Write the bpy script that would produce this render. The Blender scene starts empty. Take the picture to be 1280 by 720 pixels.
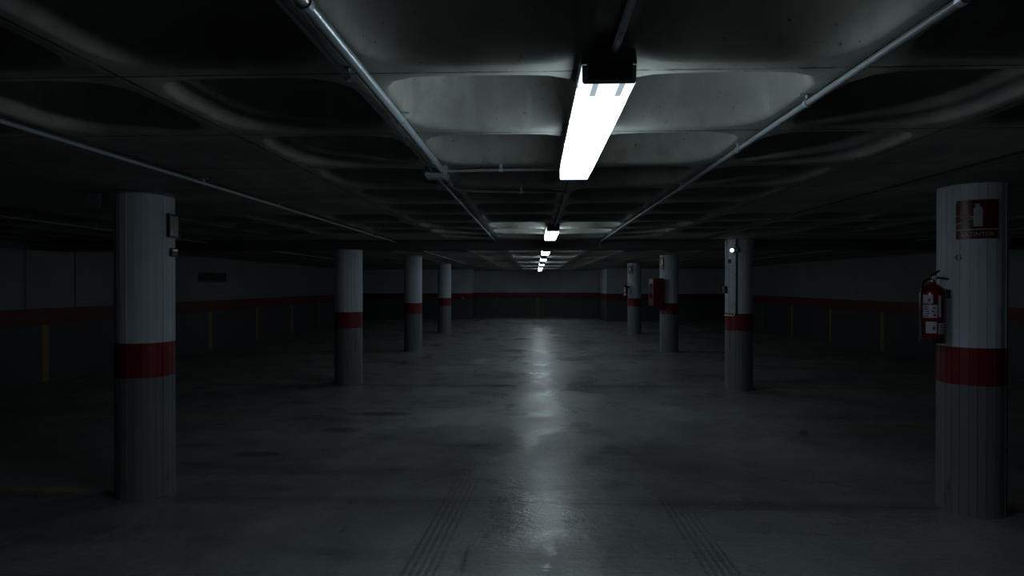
import bpy, bmesh, math, random
from mathutils import Vector, Matrix
random.seed(7)
S = bpy.context.scene
COL = S.collection
PI = math.pi
SOF = 2.30          # underside of the ribs
XL, XR, YN, YF = -8.1, 8.3, -3.6, 31.0

# ------------------------------------------------------------------ nodes
class G:
    def __init__(s, name):
        s.m = bpy.data.materials.new(name); s.m.use_nodes = True
        s.n = s.m.node_tree.nodes; s.l = s.m.node_tree.links
        s.b = s.n['Principled BSDF']
        s.g = s.n.new('ShaderNodeNewGeometry'); s.tc = s.n.new('ShaderNodeTexCoord')
        sp = s.n.new('ShaderNodeSeparateXYZ'); s.l.new(s.g.outputs['Position'], sp.inputs[0])
        s.X, s.Y, s.Z = sp.outputs
        s.P = s.g.outputs['Position']
    def objc(s):
        sp = s.n.new('ShaderNodeSeparateXYZ'); s.l.new(s.tc.outputs['Object'], sp.inputs[0])
        s.X, s.Y, s.Z = sp.outputs; s.P = s.tc.outputs['Object']
    def put(s, sock, v):
        if hasattr(v, 'links') or isinstance(v, bpy.types.NodeSocket): s.l.new(v, sock)
        else: sock.default_value = v
    def ma(s, op, a, b=0.0, c=0.0, clamp=False):
        n = s.n.new('ShaderNodeMath'); n.operation = op; n.use_clamp = clamp
        for k, v in enumerate((a, b, c)): s.put(n.inputs[k], v)
        return n.outputs[0]
    def noise(s, scale, detail=4, rough=.55, vec=None, stretch=None, dist=0):
        n = s.n.new('ShaderNodeTexNoise'); n.inputs['Scale'].default_value = scale
        n.inputs['Detail'].default_value = detail; n.inputs['Roughness'].default_value = rough
        n.inputs['Distortion'].default_value = dist
        v = vec or s.P
        if stretch:
            m = s.n.new('ShaderNodeMapping'); m.inputs['Scale'].default_value = stretch
            s.l.new(v, m.inputs[0]); v = m.outputs[0]
        s.l.new(v, n.inputs['Vector']); return n.outputs[0]
    def ramp(s, v, a, b, lo=0.0, hi=1.0):      # smooth map
        n = s.n.new('ShaderNodeMapRange'); n.interpolation_type = 'SMOOTHSTEP'
        n.inputs['From Min'].default_value = a; n.inputs['From Max'].default_value = b
        n.inputs['To Min'].default_value = lo; n.inputs['To Max'].default_value = hi
        s.put(n.inputs['Value'], v); return n.outputs[0]
    def mix(s, f, a, b):
        n = s.n.new('ShaderNodeMix'); n.data_type = 'RGBA'
        s.put(n.inputs[0], f)
        for k, v in ((6, a), (7, b)):
            if isinstance(v, tuple): n.inputs[k].default_value = (*v, 1)
            else: s.l.new(v, n.inputs[k])
        return n.outputs[2]
    def band(s, v, c, w, soft):               # 1 inside |v-c|<w
        d = s.ma('ABSOLUTE', s.ma('SUBTRACT', v, c))
        return s.ramp(d, w - soft, w + soft, 1, 0)
    def bump(s, h, strength=.3, dist=.01):
        n = s.n.new('ShaderNodeBump'); n.inputs['Strength'].default_value = strength
        n.inputs['Distance'].default_value = dist; s.l.new(h, n.inputs['Height'])
        s.l.new(n.outputs[0], s.b.inputs['Normal'])
    def col(s, v):
        if isinstance(v, tuple): s.b.inputs['Base Color'].default_value = (*v, 1)
        else: s.l.new(v, s.b.inputs['Base Color'])
    def rough(s, v): s.put(s.b.inputs['Roughness'], v)

def simple(name, c, rough=.5, metal=0.0, var=.15, scale=30, bump=0):
    g = G(name); g.objc()
    n = g.noise(scale, 3)
    d = tuple(x * (1 - var) for x in c); e = tuple(min(1, x * (1 + var)) for x in c)
    g.col(g.mix(n, d, e)); g.rough(rough); g.b.inputs['Metallic'].default_value = metal
    if bump: g.bump(n, bump, .002)
    return g.m

RED = (.21, .005, .009)
LAMP = 18.0
M = {}
M['galv'] = simple('galvanised_steel', (.48, .54, .58), .34, .6)
M['pvc'] = simple('grey_pvc', (.16, .18, .19), .45)
M['paint_pipe'] = simple('grey_painted_pipe', (.22, .25, .27), .4)
M['black'] = simple('black_plastic', (.012, .012, .013), .4)
M['dark'] = simple('dark_grey_plastic', (.05, .055, .06), .5)
M['body'] = simple('grey_lamp_housing', (.12, .13, .13), .5)
M['red'] = simple('red_enamel', (.15, .004, .007), .25)
M['cabred'] = simple('dark_red_cabinet_paint', (.11, .004, .006), .4)
M['redsign'] = simple('red_sign_face', (.12, .004, .008), .35)
M['white'] = simple('white_print', (.42, .47, .47), .5)
M['gloss_white'] = simple('white_gloss_print', (.75, .78, .78), .12)
M['bright'] = simple('white_conduit_paint', (.85, .87, .86), .4)
M['chrome'] = simple('bright_raised_stroke', (.9, .9, .95), .30, .9)
M['label'] = simple('label_paper', (.50, .47, .58), .5)
M['ink'] = simple('dark_ink', (.05, .04, .07), .6)
M['green'] = simple('photoluminescent_green', (.26, .31, .24), .3)
M['brass'] = simple('brass', (.55, .42, .2), .3, .9)
M['rust'] = simple('grating_black', (.02, .02, .02), .6)

# lamp diffuser: dimmer patches over the lampholders at its near end
g = G('lit_diffuser'); g.objc()
ax = g.ma('ABSOLUTE', g.X)
holder = g.ma('MULTIPLY', g.band(ax, .037, .0105, .003), g.ramp(g.Y, -.64, -.675, 0, 1))
edge = g.ma('MAXIMUM', g.ramp(g.Y, -.7835, -.7845, 0, 1), g.ramp(g.Y, .7835, .7845, 0, 1))
dim = g.ma('MAXIMUM', g.ma('MAXIMUM', g.ma('MULTIPLY', holder, .975), g.ramp(g.ma('ABSOLUTE', g.Y), .52, .63, 0, .915)), edge)
g.b.inputs['Emission Color'].default_value = (.76, .91, 1, 1)
g.put(g.b.inputs['Emission Strength'], g.ma('MULTIPLY', g.ma('SUBTRACT', 1.0, dim), LAMP))
g.col((.6, .65, .68)); g.rough(.3); M['diff'] = g.m
g = G('lit_emergency_lens'); g.b.inputs['Emission Color'].default_value = (.9, .95, 1, 1)
g.b.inputs['Emission Strength'].default_value = 2.5; M['lens'] = g.m

# concrete floor
g = G('worn_concrete_floor')
big = g.noise(.55, 5, .6, dist=.4); mid = g.noise(2.6, 6, .62); fine = g.noise(34, 4, .6)
streak = g.noise(1.6, 5, .6, stretch=(.35, 1.6, 1))
base = g.mix(g.ramp(big, .32, .68), (.20, .215, .205), (.37, .39, .37))
base = g.mix(g.ramp(mid, .30, .72, 0, .55), base, (.19, .20, .19))
base = g.mix(g.ramp(streak, .50, .72, 0, .6), base, (.09, .095, .092))
base = g.mix(g.ramp(fine, .35, .75, 0, .45), base, (.11, .115, .11))
scr = g.noise(3.2, 6, .7, stretch=(1.0, .35, 1), dist=1.5)
base = g.mix(g.ramp(scr, .56, .64, 0, .35), base, (.36, .38, .37))
# oil stains in the bays
oil = g.ramp(g.noise(.9, 4, .65, dist=1.2), .60, .70)
bays = g.ramp(g.ma('ABSOLUTE', g.X), 1.7, 3.2)
base = g.mix(g.ma('MULTIPLY', g.ma('MULTIPLY', oil, bays), .75), base, (.03, .032, .03))
# transverse joints
jy = g.ma('ABSOLUTE', g.ma('SUBTRACT', g.ma('MODULO', g.ma('ADD', g.Y, 10 * 5.25 - 4.55 + 2.625), 5.25), 2.625))
wob = g.ma('MULTIPLY', g.ma('SUBTRACT', g.noise(1.5, 3), .5), .03)
jd = g.ma('ABSOLUTE', g.ma('ADD', jy, wob))
jl = g.ramp(jd, .004, .02, .5, 0); jh = g.ramp(jd, .02, .16, .30, 0)
base = g.mix(g.ma('MAXIMUM', jl, jh), base, (.035, .037, .036))
# tyre tracks
def track(xc, hw, yend):
    d = g.ma('SUBTRACT', g.X, xc)
    ins = g.ramp(g.ma('ABSOLUTE', d), hw - .01, hw + .01, 1, 0)
    wv = g.ma('SINE', g.ma('MULTIPLY', d, 2 * PI / .044))
    ln = g.ramp(wv, -.5, .6)
    fd = g.ramp(g.Y, yend - 1.2, yend, 1, 0)
    nz = g.ramp(g.noise(5, 4, .6), .3, .55, .35, 1)
    return g.ma('MULTIPLY', g.ma('MULTIPLY', ins, ln), g.ma('MULTIPLY', fd, nz))
xl = g.ma('ADD', g.ma('MULTIPLY', g.Y, .055), -.845)
t1 = track(xl, .11, 6.1); t2 = track(g.ma('ADD', g.ma('MULTIPLY', g.Y, -.02), 1.10), .105, 5.6)
t3 = track(g.ma('ADD', g.ma('MULTIPLY', g.Y, .16), -.96), .05, 4.6)
tt = g.ma('MAXIMUM', g.ma('MAXIMUM', t1, t2), g.ma('MULTIPLY', t3, .5))
base = g.mix(g.ma('MULTIPLY', tt, .55), base, (.035, .037, .037))
# drips, plus wide stains on the left that also paint in light falloff
def spot(x, y, rx, ry):
    a = g.ma('DIVIDE', g.ma('SUBTRACT', g.X, x), rx); b = g.ma('DIVIDE', g.ma('SUBTRACT', g.Y, y), ry)
    d = g.ma('ADD', g.ma('MULTIPLY', a, a), g.ma('MULTIPLY', b, b))
    return g.ramp(g.ma('ADD', d, g.ma('MULTIPLY', g.noise(22, 3), 1.1)), .6, 1.8, 1, 0)
sp = spot(-.31, 3.93, .028, .045)
for q in ((-1.25, 3.97, .02, .03), (.285, 3.95, .012, .16), (-.41, 3.6, .016, .2), (-1.36, 4.5, .02, .04), (-2.15, 6.75, .26, .16), (-1.9, 7.6, .5, .14), (-2.62, 5.75, .3, .10)):
    sp = g.ma('MAXIMUM', sp, spot(*q))
base = g.mix(g.ma('MULTIPLY', sp, .6), base, (.025, .026, .025))
# worn yellow bay lines, 2.6 m apart
by = g.ma('ABSOLUTE', g.ma('SUBTRACT', g.ma('MODULO', g.ma('ADD', g.Y, 26 - 4.7 + 1.3), 2.6), 1.3))
bl = g.ma('MULTIPLY', g.ramp(by, .045, .055, 1, 0), g.ramp(g.ma('ABSOLUTE', g.X), 3.50, 3.54))
wear = g.ramp(g.noise(7, 5, .7), .36, .56)
base = g.mix(g.ma('MULTIPLY', g.ma('MULTIPLY', bl, wear), .8), base, (.42, .33, .04))
g.col(base)
pol = g.noise(1.3, 5, .6, dist=.6)
r = g.ramp(pol, .38, .66, .25, .46)
g.b.inputs['IOR'].default_value = 1.5
r = g.ma('ADD', r, g.ma('MULTIPLY', g.ma('SUBTRACT', fine, .5), .18))
r = g.ma('ADD', r, g.ma('MULTIPLY', tt, .12))
worn = g.ma('MAXIMUM', spot(.095, 3.72, .05, .10), g.ma('MAXIMUM', spot(.10, 4.0, .09, .07), spot(.05, 3.5, .05, .06)))
worn = g.ma('MULTIPLY', worn, g.ramp(g.noise(26, 5, .75, dist=.8), .42, .58))
r = g.ma('MULTIPLY', r, g.ramp(worn, 0, 1, 1, .5))
g.rough(r)
h = g.ma('ADD', g.ma('MULTIPLY', mid, .6), g.ma('MULTIPLY', fine, .25))
h = g.ma('ADD', h, g.ma('MULTIPLY', g.noise(9, 4, .6, stretch=(.5, 1.8, 1)), .5))
h = g.ma('ADD', h, g.ma('MULTIPLY', g.noise(28, 3, .6, stretch=(.45, 1.5, 1)), .45))
g.bump(g.ma('SUBTRACT', h, g.ma('MULTIPLY', jl, .6)), .55, .016)
M['floor'] = g.m

# ceiling concrete: rib seams with torn mortar, board stains
g = G('raw_ceiling_concrete')
a = g.noise(1.4, 5, .6); b = g.noise(9, 5, .65); vs = g.noise(7, 4, .6, stretch=(1, 1, .12))
c = g.mix(g.ramp(a, .3, .7), (.155, .162, .143), (.295, .305, .272))
c = g.mix(g.ramp(b, .45, .75, 0, .45), c, (.10, .10, .088))
c = g.mix(g.ramp(vs, .55, .75, 0, .4), c, (.30, .33, .31))
def seam(co, off):
    m = g.ma('ABSOLUTE', g.ma('SUBTRACT', g.ma('MODULO', g.ma('ADD', co, 40.5 - off + .405), .81), .405))
    m = g.ma('ADD', m, g.ma('MULTIPLY', g.ma('SUBTRACT', g.noise(16, 5, .7), .5), .022))
    return g.ramp(m, .003, .009, 1, 0)
low = g.ramp(g.Z, SOF + .006, SOF + .012, 1, 0)
sm = g.ma('MULTIPLY', g.ma('MAXIMUM', seam(g.X, .22), seam(g.Y, 2.035)), low)
brk = g.ramp(g.noise(3.5, 4, .7), .36, .50, .15, 1)
sm = g.ma('MULTIPLY', sm, brk)
pits = g.ramp(g.noise(48, 2, .5), .70, .76)
c = g.mix(g.ma('MAXIMUM', g.ma('MULTIPLY', sm, .85), g.ma('MULTIPLY', pits, .6)), c, (.02, .02, .018))
g.col(c); g.rough(.8)
g.bump(g.ma('SUBTRACT', g.ma('MULTIPLY', b, .5), g.ma('ADD', sm, g.ma('MULTIPLY', pits, .4))), .35, .01)
M['ceil'] = g.m

def banded(name, top, low, bandcol, z0, z1, wall=None):
    g = G(name)
    n = g.noise(1.1, 5, .6); st = g.noise(6, 4, .6, stretch=(1, 1, .10)); sc = g.noise(5, 5, .7, stretch=(1, 1, .3))
    zz = g.ma('ADD', g.Z, g.ma('MULTIPLY', g.ma('SUBTRACT', g.noise(12, 2), .5), .006))
    up = g.ramp(zz, z1 - .002, z1 + .002); lo = g.ramp(zz, z0 - .002, z0 + .002, 1, 0)
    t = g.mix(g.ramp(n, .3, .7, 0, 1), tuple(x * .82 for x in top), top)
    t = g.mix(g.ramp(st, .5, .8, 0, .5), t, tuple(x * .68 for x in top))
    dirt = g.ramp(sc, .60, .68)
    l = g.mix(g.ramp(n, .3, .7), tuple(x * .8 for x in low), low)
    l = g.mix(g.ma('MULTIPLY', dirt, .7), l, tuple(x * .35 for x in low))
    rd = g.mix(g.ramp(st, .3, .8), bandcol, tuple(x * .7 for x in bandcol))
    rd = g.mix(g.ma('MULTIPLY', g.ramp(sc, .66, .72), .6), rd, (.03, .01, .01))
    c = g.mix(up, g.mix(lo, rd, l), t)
    if wall in ('L', 'R'):
        by = g.ma('ABSOLUTE', g.ma('SUBTRACT', g.ma('MODULO', g.ma('ADD', g.Y, 26 - 4.75 + 1.3), 2.6), 1.3))
        mk = g.ma('MULTIPLY', g.ramp(by, .064, .072, 1, 0), lo)
        c = g.mix(g.ma('MULTIPLY', mk, .9), c, (.23, .165, .025))
    if wall == 'F':
        mk = g.ma('MULTIPLY', g.band(g.X, .12, .09, .01), lo)
        c = g.mix(g.ma('MULTIPLY', mk, .9), c, (.20, .17, .03))
    if wall == 'L':
        sj = g.ma('ABSOLUTE', g.ma('SUBTRACT', g.ma('MODULO', g.ma('ADD', g.Y, 10.7 - 9.54 + .535), 1.07), .535))
        jm = g.ma('MULTIPLY', g.ma('MULTIPLY', g.ramp(sj, .02, .03, 1, 0), up), g.ramp(g.Y, 13.0, 13.1, 1, 0))
        c = g.mix(g.ma('MULTIPLY', jm, .85), c, (.03, .03, .03))
    g.col(c); g.rough(.55)
    g.bump(g.ma('ADD', g.ma('MULTIPLY', st, .6), g.ma('MULTIPLY', g.noise(30, 3), .25)), .3, .006)
    return g.m
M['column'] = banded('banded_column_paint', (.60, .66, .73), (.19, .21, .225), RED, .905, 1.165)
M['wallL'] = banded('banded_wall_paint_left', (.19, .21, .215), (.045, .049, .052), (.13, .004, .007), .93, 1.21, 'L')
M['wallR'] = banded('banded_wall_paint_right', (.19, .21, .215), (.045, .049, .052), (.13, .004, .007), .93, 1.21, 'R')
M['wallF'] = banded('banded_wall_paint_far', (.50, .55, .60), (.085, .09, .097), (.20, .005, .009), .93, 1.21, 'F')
M['beam'] = simple('dark_beam_concrete', (.055, .058, .055), .8, 0, .35, 5, .3)  # mottled beam concrete, base tone darker than the ceiling

# ------------------------------------------------------------------ mesh helpers
def obj(name, bm, mat, parent=None, smooth=False, bevel=0):
    bmesh.ops.recalc_face_normals(bm, faces=bm.faces)
    me = bpy.data.meshes.new(name); bm.to_mesh(me); bm.free()
    if smooth:
        for p in me.polygons: p.use_smooth = True
    me.materials.append(mat)
    o = bpy.data.objects.new(name, me); COL.objects.link(o)
    if parent: o.parent = parent
    if smooth:
        me.set_sharp_from_angle(angle=math.radians(35))
    if bevel:
        m = o.modifiers.new('bevel', 'BEVEL'); m.width = bevel; m.segments = 2; m.limit_method = 'ANGLE'
    return o
def tag(o, label=None, cat=None, group=None, kind=None):
    if label: o['label'] = label
    if cat: o['category'] = cat
    if group: o['group'] = group
    if kind: o['kind'] = kind
    return o
def empty(name, loc=(0, 0, 0), mat=None):
    o = bpy.data.objects.new(name, None); o.empty_display_size = .1; COL.objects.link(o)
    if mat is not None: o.matrix_world = mat
    else: o.location = loc
    return o
def box(bm, x0, x1, y0, y1, z0, z1, taper=None):
    t = taper or (0, 0)
    v = [bm.verts.new(p) for p in ((x0, y0, z0), (x1, y0, z0), (x1, y1, z0), (x0, y1, z0),
         (x0 + t[0], y0 + t[1], z1), (x1 - t[0], y0 + t[1], z1), (x1 - t[0], y1 - t[1], z1), (x0 + t[0], y1 - t[1], z1))]
    for f in ((0, 1, 2, 3), (7, 6, 5, 4), (0, 4, 5, 1), (1, 5, 6, 2), (2, 6, 7, 3), (3, 7, 4, 0)):
        bm.faces.new([v[k] for k in f])
    return bm
def B(*a, **k): return box(bmesh.new(), *a, **k)
def tube(bm, pts, r, n=12, cap=True):
    pts = [Vector(p) for p in pts]; rings = []
    up = None
    for i, p in enumerate(pts):
        if i == 0: d = pts[1] - p
        elif i == len(pts) - 1: d = p - pts[i - 1]
        else: d = (pts[i + 1] - p).normalized() + (p - pts[i - 1]).normalized()
        d.normalize()
        if up is None: up = Vector((0, 0, 1)) if abs(d.z) < .9 else Vector((1, 0, 0))
        a = d.cross(up).normalized(); u = a.cross(d).normalized(); up = u
        rr = r[i] if isinstance(r, (list, tuple)) else r
        rings.append([bm.verts.new(p + a * math.cos(2 * PI * k / n) * rr + u * math.sin(2 * PI * k / n) * rr) for k in range(n)])
    for A, Bq in zip(rings, rings[1:]):
        for k in range(n): bm.faces.new((A[k], A[(k + 1) % n], Bq[(k + 1) % n], Bq[k]))
    if cap: bm.faces.new(rings[0][::-1]); bm.faces.new(rings[-1])
    return bm
def T(pts, r, n=12): return tube(bmesh.new(), pts, r, n)
def lathe(prof, n=28, bm=None, c=(0, 0)):
    bm = bm or bmesh.new(); rings = []
    for r, z in prof:
        if r < 1e-6: rings.append([bm.verts.new((c[0], c[1], z))])
        else: rings.append([bm.verts.new((c[0] + r * math.cos(2 * PI * k / n), c[1] + r * math.sin(2 * PI * k / n), z)) for k in range(n)])
    for A, Q in zip(rings, rings[1:]):
        for k in range(n):
            k2 = (k + 1) % n
            if len(A) == 1 and len(Q) == 1: continue
            if len(A) == 1: bm.faces.new((A[0], Q[k2], Q[k]))
            elif len(Q) == 1: bm.faces.new((A[k], A[k2], Q[0]))
            else: bm.faces.new((A[k], A[k2], Q[k2], Q[k]))
    return bm
def poly_plate(pts, t0, t1, bm=None):           # polygon in local xz plane, thickness along -y .. y
    bm = bm or bmesh.new()
    a = [bm.verts.new((x, t0, z)) for x, z in pts]; b = [bm.verts.new((x, t1, z)) for x, z in pts]
    bm.faces.new(a); bm.faces.new(b[::-1])
    for k in range(len(pts)):
        k2 = (k + 1) % len(pts); bm.faces.new((a[k], b[k], b[k2], a[k2]))
    return bm
def arc(p0, p1, p2, n=6):
    p0, p1, p2 = map(Vector, (p0, p1, p2))
    return [tuple(p0 * (1 - t) ** 2 + p1 * 2 * t * (1 - t) + p2 * t * t) for t in [k / n for k in range(n + 1)]]

# ------------------------------------------------------------------ setting
bm = bmesh.new()
bmesh.ops.create_grid(bm, x_segments=2, y_segments=2, size=1)
for v in bm.verts: v.co = ((XL + XR) / 2 + v.co.x * (XR - XL) / 2 * 1.08, (YN + YF) / 2 + v.co.y * (YF - YN) / 2 * 1.03, 0)
# slab with thickness
ex = bmesh.ops.extrude_face_region(bm, geom=bm.faces[:])
for e in ex['geom']:
    if isinstance(e, bmesh.types.BMVert): e.co.z = -.2
tag(obj('floor', bm, M['floor']), kind='structure')

# columns (placed below) : x, y, radius, height
COLS = [(-3.01, 4.67, .205, 2.30), (-3.03, 9.95, .222, 2.165), (-2.95, 14.87, .215, 2.30), (-3.05, 20.7, .225, 2.30),
        (3.12, 4.55, .208, 2.30), (3.13, 9.64, .205, 2.30), (3.19, 14.91, .215, 2.30), (3.23, 20.33, .22, 2.30)]
P = .81; X0 = .22; Y0 = 2.025; NA = 32
def sup(a, s, n):
    c, q = math.cos(a), math.sin(a)
    r = (abs(c) ** n + abs(q) ** n) ** (-1 / n)
    return c * r * s, q * r * s
bm = bmesh.new()
def quad(x0, x1, y0, y1):
    bm.faces.new([bm.verts.new(p) for p in ((x0, y0, SOF), (x0, y1, SOF), (x1, y1, SOF), (x1, y0, SOF))])
def coffer(cx, cy, near):
    n = NA if near else 16
    prof = ([(.362, 0, 4.6), (.355, .003, 4.5), (.348, .012, 4.4), (.342, .028, 4.2), (.336, .07, 4.0), (.325, .15, 3.7), (.308, .21, 3.2),
             (.282, .25, 3.1), (.235, .278, 3.0), (.15, .292, 2.8)] if near else
            [(.362, 0, 4.6), (.348, .012, 4.4), (.325, .15, 3.7), (.282, .25, 3.1), (.15, .292, 2.8)])
    outer = []
    for k in range(n):
        a = 2 * PI * k / n; c, q = math.cos(a), math.sin(a); m = max(abs(c), abs(q))
        outer.append(bm.verts.new((cx + c / m * P / 2, cy + q / m * P / 2, SOF)))
    prev = outer
    for i, (s, dz, e) in enumerate(prof):
        ring = []
        for k in range(n):
            x, y = sup(2 * PI * k / n, s, e); ring.append(bm.verts.new((cx + x, cy + y, SOF + dz)))
        for k in range(n):
            f = bm.faces.new((prev[k], ring[k], ring[(k + 1) % n], prev[(k + 1) % n])); f.smooth = True
        prev = ring
    f = bm.faces.new(prev); f.smooth = True
kx0, kx1 = math.ceil((XL - X0) / P), math.floor((XR - X0) / P)
ky0, ky1 = math.ceil((YN - Y0) / P), math.floor((YF - Y0) / P)
for i in range(kx0, kx1):
    for j in range(ky0, ky1):
        cx, cy = X0 + (i + .5) * P, Y0 + (j + .5) * P
        solid = False
        if not (-1.45 < cx < 1.85):
            for s, (hx) in ((-1, -3.02), (1, 3.46)):
                for hy in (-.6, 4.5, 9.8, 14.9, 20.5, 26):
                    if abs(cx - hx) < 1.63 and abs(cy - hy) < 1.7: solid = True
        if 9.2 < cy < 10.3: solid = True
        if cy > 27.4 and not (-2.9 < cx < 3.0): solid = True
        if solid: quad(cx - P / 2, cx + P / 2, cy - P / 2, cy + P / 2)
        else: coffer(cx, cy, cy < 11)
gx0, gx1, gy0, gy1 = X0 + kx0 * P, X0 + kx1 * P, Y0 + ky0 * P, Y0 + ky1 * P
quad(XL - .5, gx0, YN - .2, YF + .2); quad(gx1, XR + .2, YN - .2, YF + .2)
quad(gx0, gx1, YN - .2, gy0); quad(gx0, gx1, gy1, YF + .2)
me = bpy.data.meshes.new('ceiling'); bm.to_mesh(me); bm.free(); me.materials.append(M['ceil'])
o = bpy.data.objects.new('ceiling', me); COL.objects.link(o); o['kind'] = 'structure'
# roof slab above the coffers
bm = B(XL - .5, XR + .2, YN - .2, YF + .2, 2.62, 2.8)
tag(obj('ceiling_slab', bm, M['ceil']), kind='structure')

def prism(pts, z0, z1, bm=None):
    bm = bm or bmesh.new()
    a = [bm.verts.new((x, y, z0)) for x, y in pts]; b = [bm.verts.new((x, y, z1)) for x, y in pts]
    bm.faces.new(a); bm.faces.new(b)
    for k in range(len(pts)): bm.faces.new((a[k], a[(k + 1) % len(pts)], b[(k + 1) % len(pts)], b[k]))
    return bm
bm = bmesh.new(); prism([(XL - .5, YN - .2), (XL, YN - .2), (XL, 17.2), (XL, 28.4), (XL - .5, 28.4)], 0, 1.25, bm)
prism([(XL - .5, YN - .2), (XL, YN - .2), (XL, 17.2), (XL - .32, 17.2), (XL - .32, 28.4), (XL - .5, 28.4)], 1.25, 2.62, bm)
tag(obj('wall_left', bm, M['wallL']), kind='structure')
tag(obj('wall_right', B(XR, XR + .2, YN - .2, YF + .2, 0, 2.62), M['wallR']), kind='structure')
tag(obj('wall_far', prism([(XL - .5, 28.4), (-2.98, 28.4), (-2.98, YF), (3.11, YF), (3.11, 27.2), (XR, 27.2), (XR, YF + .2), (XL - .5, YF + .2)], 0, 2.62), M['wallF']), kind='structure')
tag(obj('wall_near', B(XL, XR, YN - .2, YN, 0, 2.62), M['wallR']), kind='structure')
# transverse drop beam
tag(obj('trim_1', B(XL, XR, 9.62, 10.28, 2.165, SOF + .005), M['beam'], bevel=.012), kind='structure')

# ------------------------------------------------------------------ columns
def column(x, y, r, h, label, seed):
    rnd = random.Random(seed); n = 26
    bm = bmesh.new(); rings = []
    prof = []
    a0 = rnd.random()
    for k in range(n):                           # board-marked shaft: each board a slightly raised flat facet
        a = 2 * PI * (k + a0) / n; w = 2 * PI / n * (.46 + rnd.uniform(-.06, .02)); dr = rnd.uniform(-.002, .002)
        prof += [(a - w, r + dr), (a + w, r + dr), (a + w + .01, r - .003), (a + 2 * PI / n * .5 - .003 + .01, r - .003)]
    for z, k in ((0, .004), (.02, .002), (.05, 0), (h, 0)):
        rings.append([bm.verts.new((math.cos(a) * (q + k), math.sin(a) * (q + k), z)) for a, q in prof])
    N = len(prof)
    for A, Q in zip(rings, rings[1:]):
        for k in range(N): bm.faces.new((A[k], A[(k + 1) % N], Q[(k + 1) % N], Q[k]))
    bm.faces.new(rings[0][::-1]); bm.faces.new(rings[-1])
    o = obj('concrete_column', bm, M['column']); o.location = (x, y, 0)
    if seed == 4:
        c = obj('round_plug', lathe([(0, 0), (.022, 0), (.020, .004), (.015, .002), (0, .002)], 18), M['pvc'], o)
        a = math.radians(214); c.matrix_basis = Matrix.Translation((math.cos(a) * (r - .001), math.sin(a) * (r - .001), 1.79)) @ Matrix.Rotation(a, 4, 'Z') @ Matrix.Rotation(PI / 2, 4, 'Y')
    return tag(o, label, 'column', 'round banded columns along the lane')
CL = ['round concrete column nearest on the left, with a small framed sign edge-on, red band',
      'second round column on the left, its top under the cross beam, red band',
      'third round column in the left row, thin with distance, red band',
      'farthest round column of the left row, before the far wall',
      'round concrete column nearest on the right, with the extinguisher and red sign',
      'round column on the right with the small lit lamp and black conduit',
      'round column on the right carrying the red hose cabinet',
      'farthest round column on the right, with a tiny extinguisher on its left side']
for k, (c, l) in enumerate(zip(COLS, CL)): column(*c, l, k)

def on_column(ci, phi, out=0.0, z=0.0):
    """frame on a column's face: local -Y outward, X to the right seen from outside; phi is measured
    from the direction of the lane's near end viewpoint at the origin, positive to the right"""
    x, y, r, h = COLS[ci]
    d = Vector((x, y, 0)).normalized(); rt = Vector((d.y, -d.x, 0))
    nrm = (-d * math.cos(phi) + rt * math.sin(phi)).normalized()
    ex = Vector((-nrm.y, nrm.x, 0)); ez = Vector((0, 0, 1)); ey = -nrm
    p = Vector((x, y, z)) + nrm * (r + out)
    return Matrix(((ex.x, ey.x, ez.x, p.x), (ex.y, ey.y, ez.y, p.y), (ex.z, ey.z, ez.z, p.z), (0, 0, 0, 1)))

# ------------------------------------------------------------------ ceiling lights
LX = .205
def ceiling_light(y0, label, zl=2.22, lx=LX):
    """twin-tube fixture, 1.57 m, hung on two brackets from the rib"""
    L = 1.57; t = empty('ceiling_light', (lx, y0 + L / 2, SOF)); hl = L / 2
    zb = zl - SOF
    # diffuser: shallow tray of sloped sides
    bm = bmesh.new()
    pr = [(-.0755, .052), (-.0745, .006), (-.070, 0), (.070, 0), (.0745, .006), (.0755, .052)]
    rg = []
    for yy in (-hl, hl): rg.append([bm.verts.new((x, yy, zb + z)) for x, z in pr])
    A, Q = rg
    for k in range(len(pr)): bm.faces.new((A[k], Q[k], Q[(k + 1) % 6], A[(k + 1) % 6]))
    bm.faces.new(A); bm.faces.new(Q[::-1])
    obj('diffuser', bm, M['diff'], t)
    # housing
    bm = B(-.078, .078, -hl, hl, zb + .053, zb + .10 - (.02 if zl > 2.2 else 0), taper=(.004, .0))
    obj('housing', bm, M['body'], t, bevel=.004)
    for s in (-1, 1):
        o = obj('end_cap', B(-.063, .063, min(s * (hl + .002), s * (hl + .026)), max(s * (hl + .002), s * (hl + .026)), zb + .002, zb + .058), M['dark'], t, bevel=.006)
        b = bmesh.new(); box(b, -.03, .03, s * .5 - .02, s * .5 + .02, zb + .08, 0)
        obj('bracket', b, M['galv'], t)
    for s in (-1, 1):
        for q in (-.62, -.2, .2, .62):
            obj('clip', B(s * .075 - .004, s * .075 + .004, q - .012, q + .012, zb + .038, zb + .068), M['galv'], t)
    tag(t, label, 'ceiling light', 'twin-tube ceiling lights down the lane')
    return t
for y0, zl, lb in ((1.73, 2.158, 'lit twin-tube ceiling light nearest, large and glaring overhead'),
               (7.1, 2.215, 'lit ceiling light second from the camera, in front of the cross beam'),
               (11.5, 2.215, 'lit ceiling light just beyond the cross beam, third in the line'),
               (14.8, 2.215, 'lit ceiling light fourth in the line, small with distance'),
               (18.5, 2.215, 'lit ceiling light fifth in the line, tiny with distance'),
               (22.3, 2.215, 'lit ceiling light last but one down the lane, tiny and low in the line'),
               (26.2, 2.215, 'lit ceiling light farthest down the lane, tiniest and lowest in the line')):
    ceiling_light(y0, lb, zl)

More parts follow.
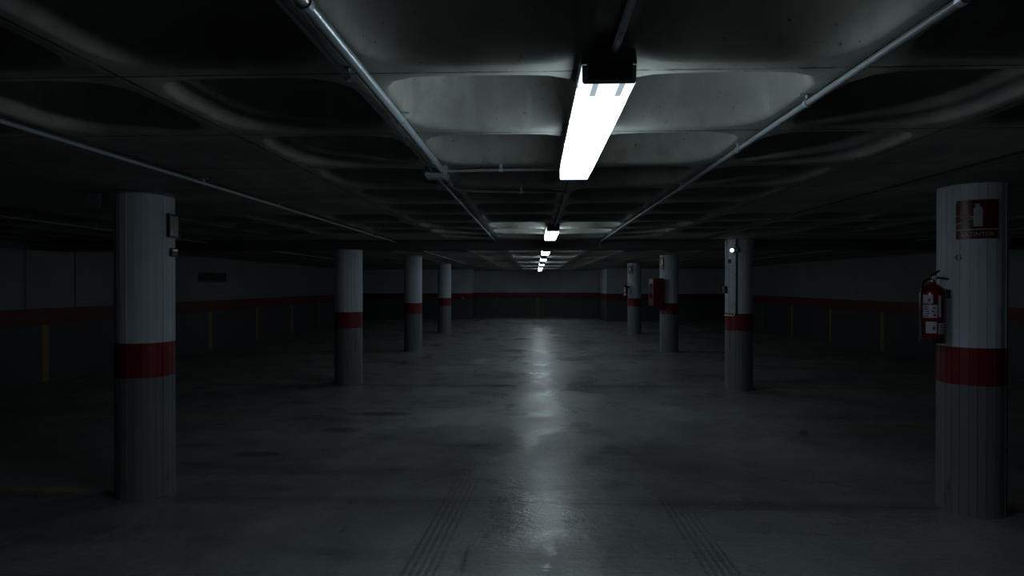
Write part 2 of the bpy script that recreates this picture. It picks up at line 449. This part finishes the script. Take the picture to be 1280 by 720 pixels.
# ------------------------------------------------------------------ conduits
def conduit(name, runs, r, mat, label, clips=(), cat='conduit', group=None, clipmat=None):
    p0 = Vector(runs[0][0]); t = empty(name, p0)
    bm = bmesh.new()
    for pts in runs: tube(bm, [Vector(p) - p0 for p in pts], r, 12)
    obj('pipe', bm, mat, t, smooth=True)
    for (x, y, z, ang) in clips:
        b = bmesh.new()
        tube(b, [(-.011, 0, 0), (.011, 0, 0)], r + .004, 14)
        box(b, -.009, .009, -r - .018, r + .018, SOF - z - .004, SOF - z)
        box(b, -.009, .009, -.004, .004, r, SOF - z)
        c = obj('hanger_clip', b, clipmat or M['galv'], t)
        c.location = Vector((x, y, z)) - p0; c.rotation_euler.z = ang
    return tag(t, label, cat, group)
ZC = 2.268
JB = (-.575, 3.66)
H = PI / 2
conduit('electrical_conduit', [[(-.545, -3.5, ZC), (-.545, 3.60, ZC)]], .017, M['galv'],
        'thick pale steel conduit on the ceiling, left of the nearest light', [(-.545, 1.45, ZC, H), (-.545, 2.5, ZC, H), (-.545, 3.3, ZC, H), (-.545, 0.2, ZC, H)])
conduit('electrical_conduit', [[(-.603, -3.5, ZC), (-.603, 3.60, ZC)]], .0075, M['paint_pipe'],
        'thin dark conduit running just left of the thick pale one', [(-.603, 1.98, ZC, H), (-.603, 2.9, ZC, H), (-.603, .9, ZC, H)])
t = empty('junction_box', (JB[0], JB[1], SOF))
obj('box', B(-.075, .06, -.05, .06, -.062, 0), M['paint_pipe'], t, bevel=.005)
obj('lid', B(-.068, .053, -.043, .053, -.068, -.0625), M['galv'], t, bevel=.002)
obj('hanger_plate', B(-.03, .03, -.02, .03, 0, .0005), M['galv'], t)
for sx, sy in ((-1, -1), (-1, 1), (1, -1), (1, 1)):
    obj('screw', lathe([(.0, -.071), (.004, -.071), (.004, -.068)], 8, c=(-.0075 + sx * .05, .005 + sy * .038)), M['galv'], t)
tag(t, 'grey junction box where the ceiling conduits meet, left of the nearest light', 'junction box')
conduit('electrical_conduit', [[(-.512, 3.63, ZC), (-.2, 3.60, ZC), (.19, 3.60, ZC)]], .0085, M['paint_pipe'],
        'short conduit crossing from the junction box to the nearest light', [(-.2, 3.60, ZC, 0)])
conduit('electrical_conduit', [[(-.56, 3.72, ZC)] + [(-.56, 4.18, ZC)] + arc((-.56, 4.22, ZC), (-.56, 4.38, ZC), (-.38, 4.42, ZC)) + [(-.1, 4.45, ZC), (.12, 4.45, ZC)] + arc((.13, 4.45, ZC), (.225, 4.46, ZC), (.225, 4.56, ZC)) + [(.225, 7.09, ZC)]],
        .0095, M['paint_pipe'], 'conduit bending from the junction box across to the second ceiling light',
        [(-.1, 4.45, ZC, 0), (-.56, 4.1, ZC, H), (.225, 5.4, ZC, H)])
conduit('electrical_conduit', [[(-.61, 3.72, ZC), (-.61, 9.61, ZC)]], .009, M['paint_pipe'],
        'dark conduit from the junction box on to the cross beam', [(-.61, 5.0, ZC, H), (-.61, 6.5, ZC, H), (-.61, 8.2, ZC, H)])
conduit('electrical_conduit', [[(.225, -3.5, 2.262), (.225, 1.70, 2.262), (.215, 1.78, 2.243)]], .0105, M['galv'],
        'conduit along the middle rib feeding the near end of the first light', [(.225, .9, 2.262, H), (.225, -.4, 2.262, H)])
conduit('electrical_conduit', [[(1.0, -3.5, ZC), (1.0, 9.5, ZC), (1.0, 9.6, 2.24), (1.0, 9.6, 2.17)]], .0115, M['paint_pipe'],
        'long steel conduit on the ceiling, right of the nearest light', [(1.0, q, ZC, H) for q in (.2, 1.49, 2.32, 3.1, 4.3, 5.6, 7.0, 8.4)])
conduit('electrical_conduit', [[(-2.18, -3.5, ZC), (-2.18, 9.61, ZC)]], .0105, M['galv'],
        'long steel conduit passing right of the nearest left column top', [(-2.18, q, ZC, H) for q in (1.0, 4.0, 5.2, 6.6, 8.2)])
conduit('electrical_conduit', [[(-2.2, 10.29, ZC), (-2.2, 19.6, ZC)]], .010, M['galv'],
        'steel conduit beyond the cross beam, above the far left columns', [(-2.2, q, ZC, H) for q in (11.5, 13.2, 15.0, 17)])
conduit('electrical_conduit', [[(-5.2, 5.0, ZC), (-5.2, 9.61, ZC)]], .010, M['galv'],
        'steel conduit over the left bays, seen left of the nearest column', [(-5.2, q, ZC, H) for q in (5.8, 7.15, 8.4)])
conduit('electrical_conduit', [[(-5.2, 10.29, ZC), (-5.2, 18, ZC)]], .010, M['galv'],
        'steel conduit over the left bays beyond the cross beam', [(-5.2, q, ZC, H) for q in (11.6, 14.2)])
conduit('electrical_conduit', [[(5.75, 4.0, ZC), (5.75, 9.61, ZC)]], .0095, M['paint_pipe'],
        'conduit over the right bays, between the two nearest right columns', [(5.75, q, ZC, H) for q in (6.0, 7.3, 8.6)])
conduit('electrical_conduit', [[(5.75, 10.29, ZC), (5.75, 19.0, ZC)]], .0095, M['paint_pipe'],
        'conduit over the right bays beyond the cross beam', [(5.75, q, ZC, H) for q in (11.8, 14.0)])
conduit('electrical_cable', [[(2.53, -3.5, 2.288), (2.53, 9.61, 2.288)]], .008, M['black'],
        'black cable on the ceiling left of the nearest right column top', [(2.53, q, 2.288, H) for q in (3.0, 6.0)], 'cable', clipmat=M['black'])
conduit('electrical_conduit', [[(.225, 8.69, ZC), (.225, 9.61, ZC)]], .0095, M['paint_pipe'],
        'short conduit from the second light to the cross beam', [(.225, 9.1, ZC, H)])

# ------------------------------------------------------------------ signs on the columns
def text_mesh(s, size, mat, parent, name='lettering', y=-.003, x=0, z=0):
    cu = bpy.data.curves.new('t', 'FONT'); cu.body = s; cu.size = size; cu.align_x = 'CENTER'; cu.align_y = 'CENTER'; cu.extrude = .0006; cu.space_character = 1.08
    to = bpy.data.objects.new('t', cu); COL.objects.link(to)
    dg = bpy.context.evaluated_depsgraph_get(); me = bpy.data.meshes.new_from_object(to.evaluated_get(dg))
    bpy.data.objects.remove(to); me.name = name; me.materials.clear(); me.materials.append(mat)
    me.transform(Matrix.Translation((x, y, z)) @ Matrix.Rotation(PI / 2, 4, 'X'))
    o = bpy.data.objects.new(name, me); COL.objects.link(o); o.parent = parent; return o
def bend(root, R):
    for o in root.children:
        bm = bmesh.new(); bm.from_mesh(o.data); bm.transform(o.matrix_basis)
        for k in range(-9, 10):
            x = k * .014
            bmesh.ops.bisect_plane(bm, geom=bm.verts[:] + bm.edges[:] + bm.faces[:], plane_co=(x, 0, 0), plane_no=(1, 0, 0))
        for v in bm.verts:
            a = v.co.x / R; q = R - v.co.y
            v.co.x = q * math.sin(a); v.co.y = R - q * math.cos(a)
        bm.to_mesh(o.data); bm.free(); o.matrix_basis = Matrix.Identity(4)
def extinguisher_sign(ci, phi, zc, w, hgt, label):
    t = empty('extinguisher_sign', mat=on_column(ci, phi, .004, zc))
    hw, hh = w / 2, hgt / 2
    obj('plate', B(-hw, hw, -.003, 0, -hh, hh), M['white'], t)
    obj('picture_field', B(-hw + .005, hw - .005, -.0042, -.0031, -hh + .072, hh - .005), M['redsign'], t)
    obj('text_field', B(-hw + .005, hw - .005, -.0042, -.0031, -hh + .005, -hh + .064), M['redsign'], t)
    # pictogram: bottle with valve, two hose / flame strokes to the left, chromed to imitate lamp glints
    bz0, bz1 = -hh + .088, hh - .052
    pts = [(-.024, bz0), (.024, bz0), (.026, bz0 + .005), (.026, bz1 - .016), (.018, bz1 - .004), (.008, bz1), (-.008, bz1), (-.018, bz1 - .004), (-.026, bz1 - .016), (-.026, bz0 + .005)]
    b = poly_plate(pts, -.0056, -.0043)
    poly_plate([(-.008, bz1 + .001), (.008, bz1 + .001), (.009, bz1 + .012), (.002, bz1 + .022), (-.02, bz1 + .016), (-.022, bz1 + .010)], -.0056, -.0043, b)
    obj('bottle_symbol', b, M['white'], t)
    b = bmesh.new()
    tube(b, arc((-.024, -.0062, .012), (-.045, -.0066, .034), (-hw - .004, -.007, .026), 10), .0034, 8)
    tube(b, arc((-.024, -.0062, .004), (-.055, -.0066, .004), (-hw + .004, -.007, -.032), 10), .0042, 8)
    obj('glint_stroke', b, M['chrome'], t, smooth=True)
    text_mesh('EXTINTOR', .036, M['white'], t, y=-.0046, z=-hh + .034)
    for sx in (-1, 1):
        obj('rivet', lathe([(0, .0), (.004, 0), (.003, .002), (0, .0025)], 10), M['galv'], t).matrix_basis = Matrix.Translation((sx * (hw - .009), -.0044, hh - .009)) @ Matrix.Rotation(PI / 2, 4, 'X')
    bend(t, COLS[ci][2] + .004)
    return tag(t, label, 'sign')
extinguisher_sign(4, math.radians(9), 2.05, .256, .275, 'red extinguisher sign with white bottle symbol, high on nearest right column')
extinguisher_sign(7, math.radians(-38), 2.08, .22, .27, 'small red and white sign high on the farthest right column')

# curved glinting sign on the hose-cabinet column
t = empty('hose_sign', mat=on_column(6, math.radians(-62), .004, 2.11))
obj('plate', B(-.12, .12, -.003, 0, -.15, .15), M['redsign'], t)
obj('margin', B(-.12, -.09, -.0045, -.0031, -.15, .15), M['gloss_white'], t)
obj('hose_symbol', lathe([(.05, -.001), (.062, -.001), (.062, .001), (.05, .001), (.05, -.001)], 20), M['gloss_white'], t).matrix_basis = Matrix.Translation((0, -.0045, .02)) @ Matrix.Rotation(PI / 2, 4, 'X')
bend(t, COLS[6][2] + .004)
tag(t, 'narrow bright sign edge-on above the red hose cabinet', 'sign')

# framed sign, seen edge-on, on the nearest left column
t = empty('emergency_sign', mat=on_column(0, math.radians(63), .002, 2.053))
b = bmesh.new()
for a in ((-.10, -.088, -.09, .09), (.088, .10, -.09, .09), (-.088, .088, .079, .09), (-.088, .088, -.09, -.079)):
    box(b, a[0] * .82, a[1] * .82, -.016, 0, a[2], a[3])
obj('frame', b, M['black'], t)
obj('panel', B(-.072, .072, -.011, -.005, -.079, .079), M['green'], t)
obj('glint_mark', poly_plate([(-.070, -.072), (-.050, -.068), (-.040, -.050), (-.026, -.066), (-.004, -.07), (-.022, -.058), (-.034, -.030), (-.042, -.026), (-.048, -.052), (-.072, -.066)], -.0125, -.0111), M['gloss_white'], t)  # lower-left glint on the panel, painted in as a flat white shape
tag(t, 'small black-framed greenish sign edge-on at the nearest left column top', 'sign')
t = empty('emergency_lamp', mat=on_column(0, math.radians(63), .0, 1.855))
obj('housing', B(-.045, .045, -.020, 0, -.038, .030), M['dark'], t, bevel=.008)
obj('lens', B(-.040, .040, -.024, -.0202, .006, .018), M['gloss_white'], t, bevel=.003)
tag(t, 'small grey unlit fitting below the framed sign on nearest left column', 'lamp')

# ------------------------------------------------------------------ extinguishers
def extinguisher(loc, rot, label, full=True):
    t = empty('fire_extinguisher', loc); t.rotation_euler.z = rot     # local +X points to the column, -Y is the printed side
    R = .082
    obj('cylinder', lathe([(0, 0), (R - .012, 0), (R - .003, .004), (R, .014), (R, .335), (R - .006, .358), (R - .022, .380), (R - .045, .394), (.022, .402), (.022, .415), (0, .415)], 36), M['red'], t, smooth=True)
    obj('foot_ring', lathe([(R - .010, -.012), (R - .002, -.012), (R + .001, .012), (R + .001, .02), (R - .010, .012), (R - .010, -.012)], 36), M['black'], t, smooth=True)
    obj('valve', lathe([(0, .412), (.019, .412), (.019, .428), (.013, .434), (.013, .455), (0, .458)], 16), M['brass'], t, smooth=True)
    b = bmesh.new()
    tube(b, [(-.012, 0, .440), (.05, 0, .444), (.115, -.012, .436)], [.010, .008, .006], 8)
    obj('carry_handle', b, M['black'], t, smooth=True)
    b = bmesh.new()
    tube(b, [(-.016, 0, .450), (.008, 0, .470), (.05, -.006, .496)], [.008, .010, .007], 8)
    obj('squeeze_lever', b, M['black'], t, smooth=True)
    b = bmesh.new()
    tube(b, arc((-.015, 0, .435), (-.10, -.01, .44), (-.096, -.01, .33), 8) + [(-.095, -.008, .22), (-.094, -.006, .12)], .0075, 8)
    tube(b, [(-.094, -.006, .14), (-.094, -.006, .04)], [.009, .014], 10)
    obj('hose', b, M['black'], t, smooth=True)
    g_ = obj('pressure_gauge', lathe([(0, 0), (.014, 0), (.014, .008), (0, .009)], 16), M['gloss_white'], t)
    g_.matrix_basis = Matrix.Translation((.0, -.013, .446)) @ Matrix.Rotation(PI / 2, 4, 'X')
    b = bmesh.new(); box(b, R, R + .045, -.02, .02, .30, .36)
    obj('wall_bracket', b, M['dark'], t)
    def lab(a0, a1, z0, z1, off, mat, name):
        b = bmesh.new(); n = 8; rr = R + off
        v = [[b.verts.new((rr * math.sin(a0 + (a1 - a0) * k / n), -rr * math.cos(a0 + (a1 - a0) * k / n), z)) for k in range(n + 1)] for z in (z0, z1)]
        w = [[b.verts.new(((rr - .0008) * math.sin(a0 + (a1 - a0) * k / n), -(rr - .0008) * math.cos(a0 + (a1 - a0) * k / n), z)) for k in range(n + 1)] for z in (z0, z1)]
        for k in range(n):
            b.faces.new((v[0][k], v[0][k + 1], v[1][k + 1], v[1][k])); b.faces.new((w[0][k], w[1][k], w[1][k + 1], w[0][k + 1]))
            for q in (0, 1): b.faces.new((v[q][k], w[q][k], w[q][k + 1], v[q][k + 1]))
        for k in (0, n): b.faces.new((v[0][k], v[1][k], w[1][k], w[0][k]))
        return obj(name, b, mat, t)
    def dg(a): return math.radians(a)
    l1 = lab(dg(-88), dg(-40), .265, .325, .0012, M['label'], 'print_label')
    l2 = lab(dg(-88), dg(-22), .165, .255, .0012, M['label'], 'print_label')
    l3 = lab(dg(-70), dg(-24), .058, .138, .0012, M['label'], 'print_label')
    l4 = lab(dg(-18), dg(46), .055, .128, .0014, M['label'], 'print_label')
    if full:
        rnd = random.Random(3)
        for k in range(4):
            lab(dg(-12), dg(40), .066 + k * .015, .071 + k * .015, .0024, M['ink'], 'print_line')
        for k in range(5):
            a = rnd.uniform(-80, -60); lab(dg(a), dg(a + rnd.uniform(12, 22)), .175 + k * .016, .181 + k * .016, .0024, M['ink'], 'print_line')
        for k in range(3):
            a = rnd.uniform(-50, -38); lab(dg(a), dg(a + 10), .18 + k * .024, .19 + k * .024, .0024, M['redsign'], 'print_patch')
        lab(dg(-60), dg(-50), .28, .30, .0024, M['redsign'], 'print_patch')
        lab(dg(-18), dg(-6), .17, .32, .0012, M['label'], 'print_strip')
        lab(dg(-40), dg(-32), .085, .105, .0024, M['redsign'], 'print_patch')
    return tag(t, label, 'fire extinguisher', 'fire extinguishers on the right columns')
extinguisher((2.800, 4.475, 1.205), math.radians(10) - .55 + .55, 'red fire extinguisher with white labels hung on the nearest right column')
extinguisher((2.915, 20.10, 1.20), math.radians(20), 'tiny red fire extinguisher left of the farthest right column', False)

# ------------------------------------------------------------------ hose cabinet
t = empty('fire_hose_cabinet', (2.975, 14.85, 1.10))
obj('cabinet_body', B(-.20, 0, -.30, .30, 0, .65), M['cabred'], t, bevel=.006)
obj('door', B(-.222, -.203, -.295, .295, .005, .645), M['cabred'], t, bevel=.004)
obj('viewing_pane', B(-.225, -.2225, -.2, .2, .16, .52), simple('cabinet_glass', (.05, .02, .02), .08), t)
obj('handle', B(-.24, -.2225, -.27, -.25, .28, .38), M['galv'], t, bevel=.003)
c = obj('alarm_button', lathe([(0, 0), (.04, 0), (.04, .02), (.03, .035), (0, .04)], 18), M['gloss_white'], t, smooth=True)
c.matrix_basis = Matrix.Translation((-.223, -.2, .585)) @ Matrix.Rotation(-PI / 2, 4, 'Y')
tag(t, 'red metal fire hose cabinet on the lane side of a right column', 'cabinet')

# ------------------------------------------------------------------ fittings on the second right column
R2 = 5
t = empty('conduit_riser', mat=on_column(R2, math.radians(-10), .012, 1.10))
bm = T([(0, 0, .04), (0, 0, .98)], .011, 10)
tube(bm, [(0, 0, 1.06), (0, 0, 1.185)], .011, 10)
obj('pipe', bm, M['black'], t, smooth=True)
for z in (.2, .65, 1.1): obj('clip', B(-.018, .018, -.014, .012, z, z + .015), M['black'], t)
tag(t, 'black conduit running straight down the second right column', 'conduit')
t = empty('emergency_lamp', mat=on_column(R2, math.radians(-20), .002, 2.12))
obj('housing', B(-.03, .085, -.05, 0, -.035, .035), M['black'], t, bevel=.008)
c = obj('lens', lathe([(0, 0), (.029, 0), (.029, .012), (.02, .026), (0, .032)], 20), M['lens'], t, smooth=True)
c.matrix_basis = Matrix.Translation((-.012, -.0505, .0)) @ Matrix.Rotation(PI / 2, 4, 'X')
tag(t, 'small round lit lamp near the top of the second right column', 'lamp')
def at_col(ci, phi, out, z):
    return tuple(on_column(ci, math.radians(phi), out, z).translation)
p0 = Vector(at_col(R2, -66, .010, 2.05))
t = empty('conduit_riser', p0)
bm = T([Vector(at_col(R2, -66, .010, 2.28)) - p0, Vector(at_col(R2, -66, .010, 1.58)) - p0], .008, 8)
obj('pipe', bm, M['bright'], t, smooth=True)
tag(t, 'thin pale conduit on the left edge of the second right column', 'conduit')
t = empty('switch_box', mat=on_column(R2, math.radians(-62), .0, 1.525))
obj('box', B(-.04, .04, -.045, 0, -.055, .055), M['black'], t, bevel=.006)
obj('button', lathe([(0, 0), (.014, 0), (.012, .008), (0, .009)], 14), M['dark'], t).matrix_basis = Matrix.Translation((0, -.0455, 0)) @ Matrix.Rotation(PI / 2, 4, 'X')
tag(t, 'small black switch box on the left edge of the second right column', 'switch')
t = empty('junction_box', mat=on_column(R2, math.radians(-40), .0, 1.96))
obj('box', B(-.022, .022, -.02, 0, -.028, .028), M['dark'], t, bevel=.005)
obj('lid', B(-.018, .018, -.023, -.0205, -.024, .024), M['dark'], t)
tag(t, 'tiny dark box below the lit lamp on the second right column', 'junction box')
pts = [at_col(R2, -16, .010, 1.22), at_col(R2, -16, .010, 1.155)] + [at_col(R2, a, .010, 1.135) for a in (-21, -28, -36, -44, -52, -62, -74)]
p0 = Vector(pts[0]); t = empty('conduit_bend', p0)
obj('pipe', T([Vector(p) - p0 for p in pts], .010, 8), M['bright'], t, smooth=True)
obj('clip', B(-.012, .012, -.012, .012, -.03, -.015), M['galv'], t)
tag(t, 'pale hook-shaped conduit end at the top of the red band', 'conduit')

# ------------------------------------------------------------------ wall fittings
t = empty('vent_grille', (XL, 15.25, 1.79))
b = bmesh.new()
for a in ((-.65, .65, .10, .12), (-.65, .65, -.12, -.10), (-.65, -.63, -.10, .10), (.63, .65, -.10, .10)):
    box(b, 0, .03, a[0], a[1], a[2], a[3])
obj('frame', b, M['dark'], t)
obj('back_panel', B(.0, .004, -.63, .63, -.10, .10), M['rust'], t)
for k in range(6):
    z = -.085 + k * .033
    obj('louvre', poly_plate([(.006, z), (.022, z + .014), (.022, z + .017), (.006, z + .003)], -.63, .63), M['rust'], t)
tag(t, 'long black vent grille high on the left wall', 'vent')
t = empty('socket_box', (-3.32, 28.4, .98))
obj('box', B(-.06, .06, -.06, 0, -.05, .05), M['green'], t, bevel=.008)
obj('cover', B(-.05, .05, -.066, -.0605, -.04, .04), M['green'], t)
tag(t, 'tiny greenish box on the red band of the far left wall', 'socket')
t = empty('junction_box', (-3.35, 4.62, SOF))
obj('box', B(-.055, .055, -.05, .05, -.115, 0), M['pvc'], t, bevel=.006)
obj('lid', B(-.05, .05, -.055, -.0505, -.11, -.005), M['pvc'], t)
obj('hanger_plate', B(-.03, .03, -.03, .03, 0, .0005), M['galv'], t)
tag(t, 'grey box under the ceiling just left of the nearest left column', 'junction box')

# ------------------------------------------------------------------ camera and output
cam = bpy.data.cameras.new('camera'); co = bpy.data.objects.new('camera', cam); COL.objects.link(co)
cam.sensor_width = 36; cam.lens = 774 / 1280 * 36; cam.clip_end = 200; cam.clip_start = .02
co.location = (0, 0, 1.6); co.rotation_euler = (math.radians(90 - .296), 0, math.radians(2.15))
S.camera = co
w = bpy.data.worlds.new('world'); S.world = w; w.use_nodes = True
w.node_tree.nodes['Background'].inputs[0].default_value = (0, 0, 0, 1)
w.node_tree.nodes['Background'].inputs[1].default_value = 0
S.view_settings.view_transform = 'Standard'; S.view_settings.look = 'None'
S.view_settings.gamma = 1; S.view_settings.use_curve_mapping = False
S.view_settings.exposure = 0
S.cycles.use_denoising = True
S.cycles.max_bounces = 6; S.cycles.diffuse_bounces = 3; S.cycles.glossy_bounces = 3
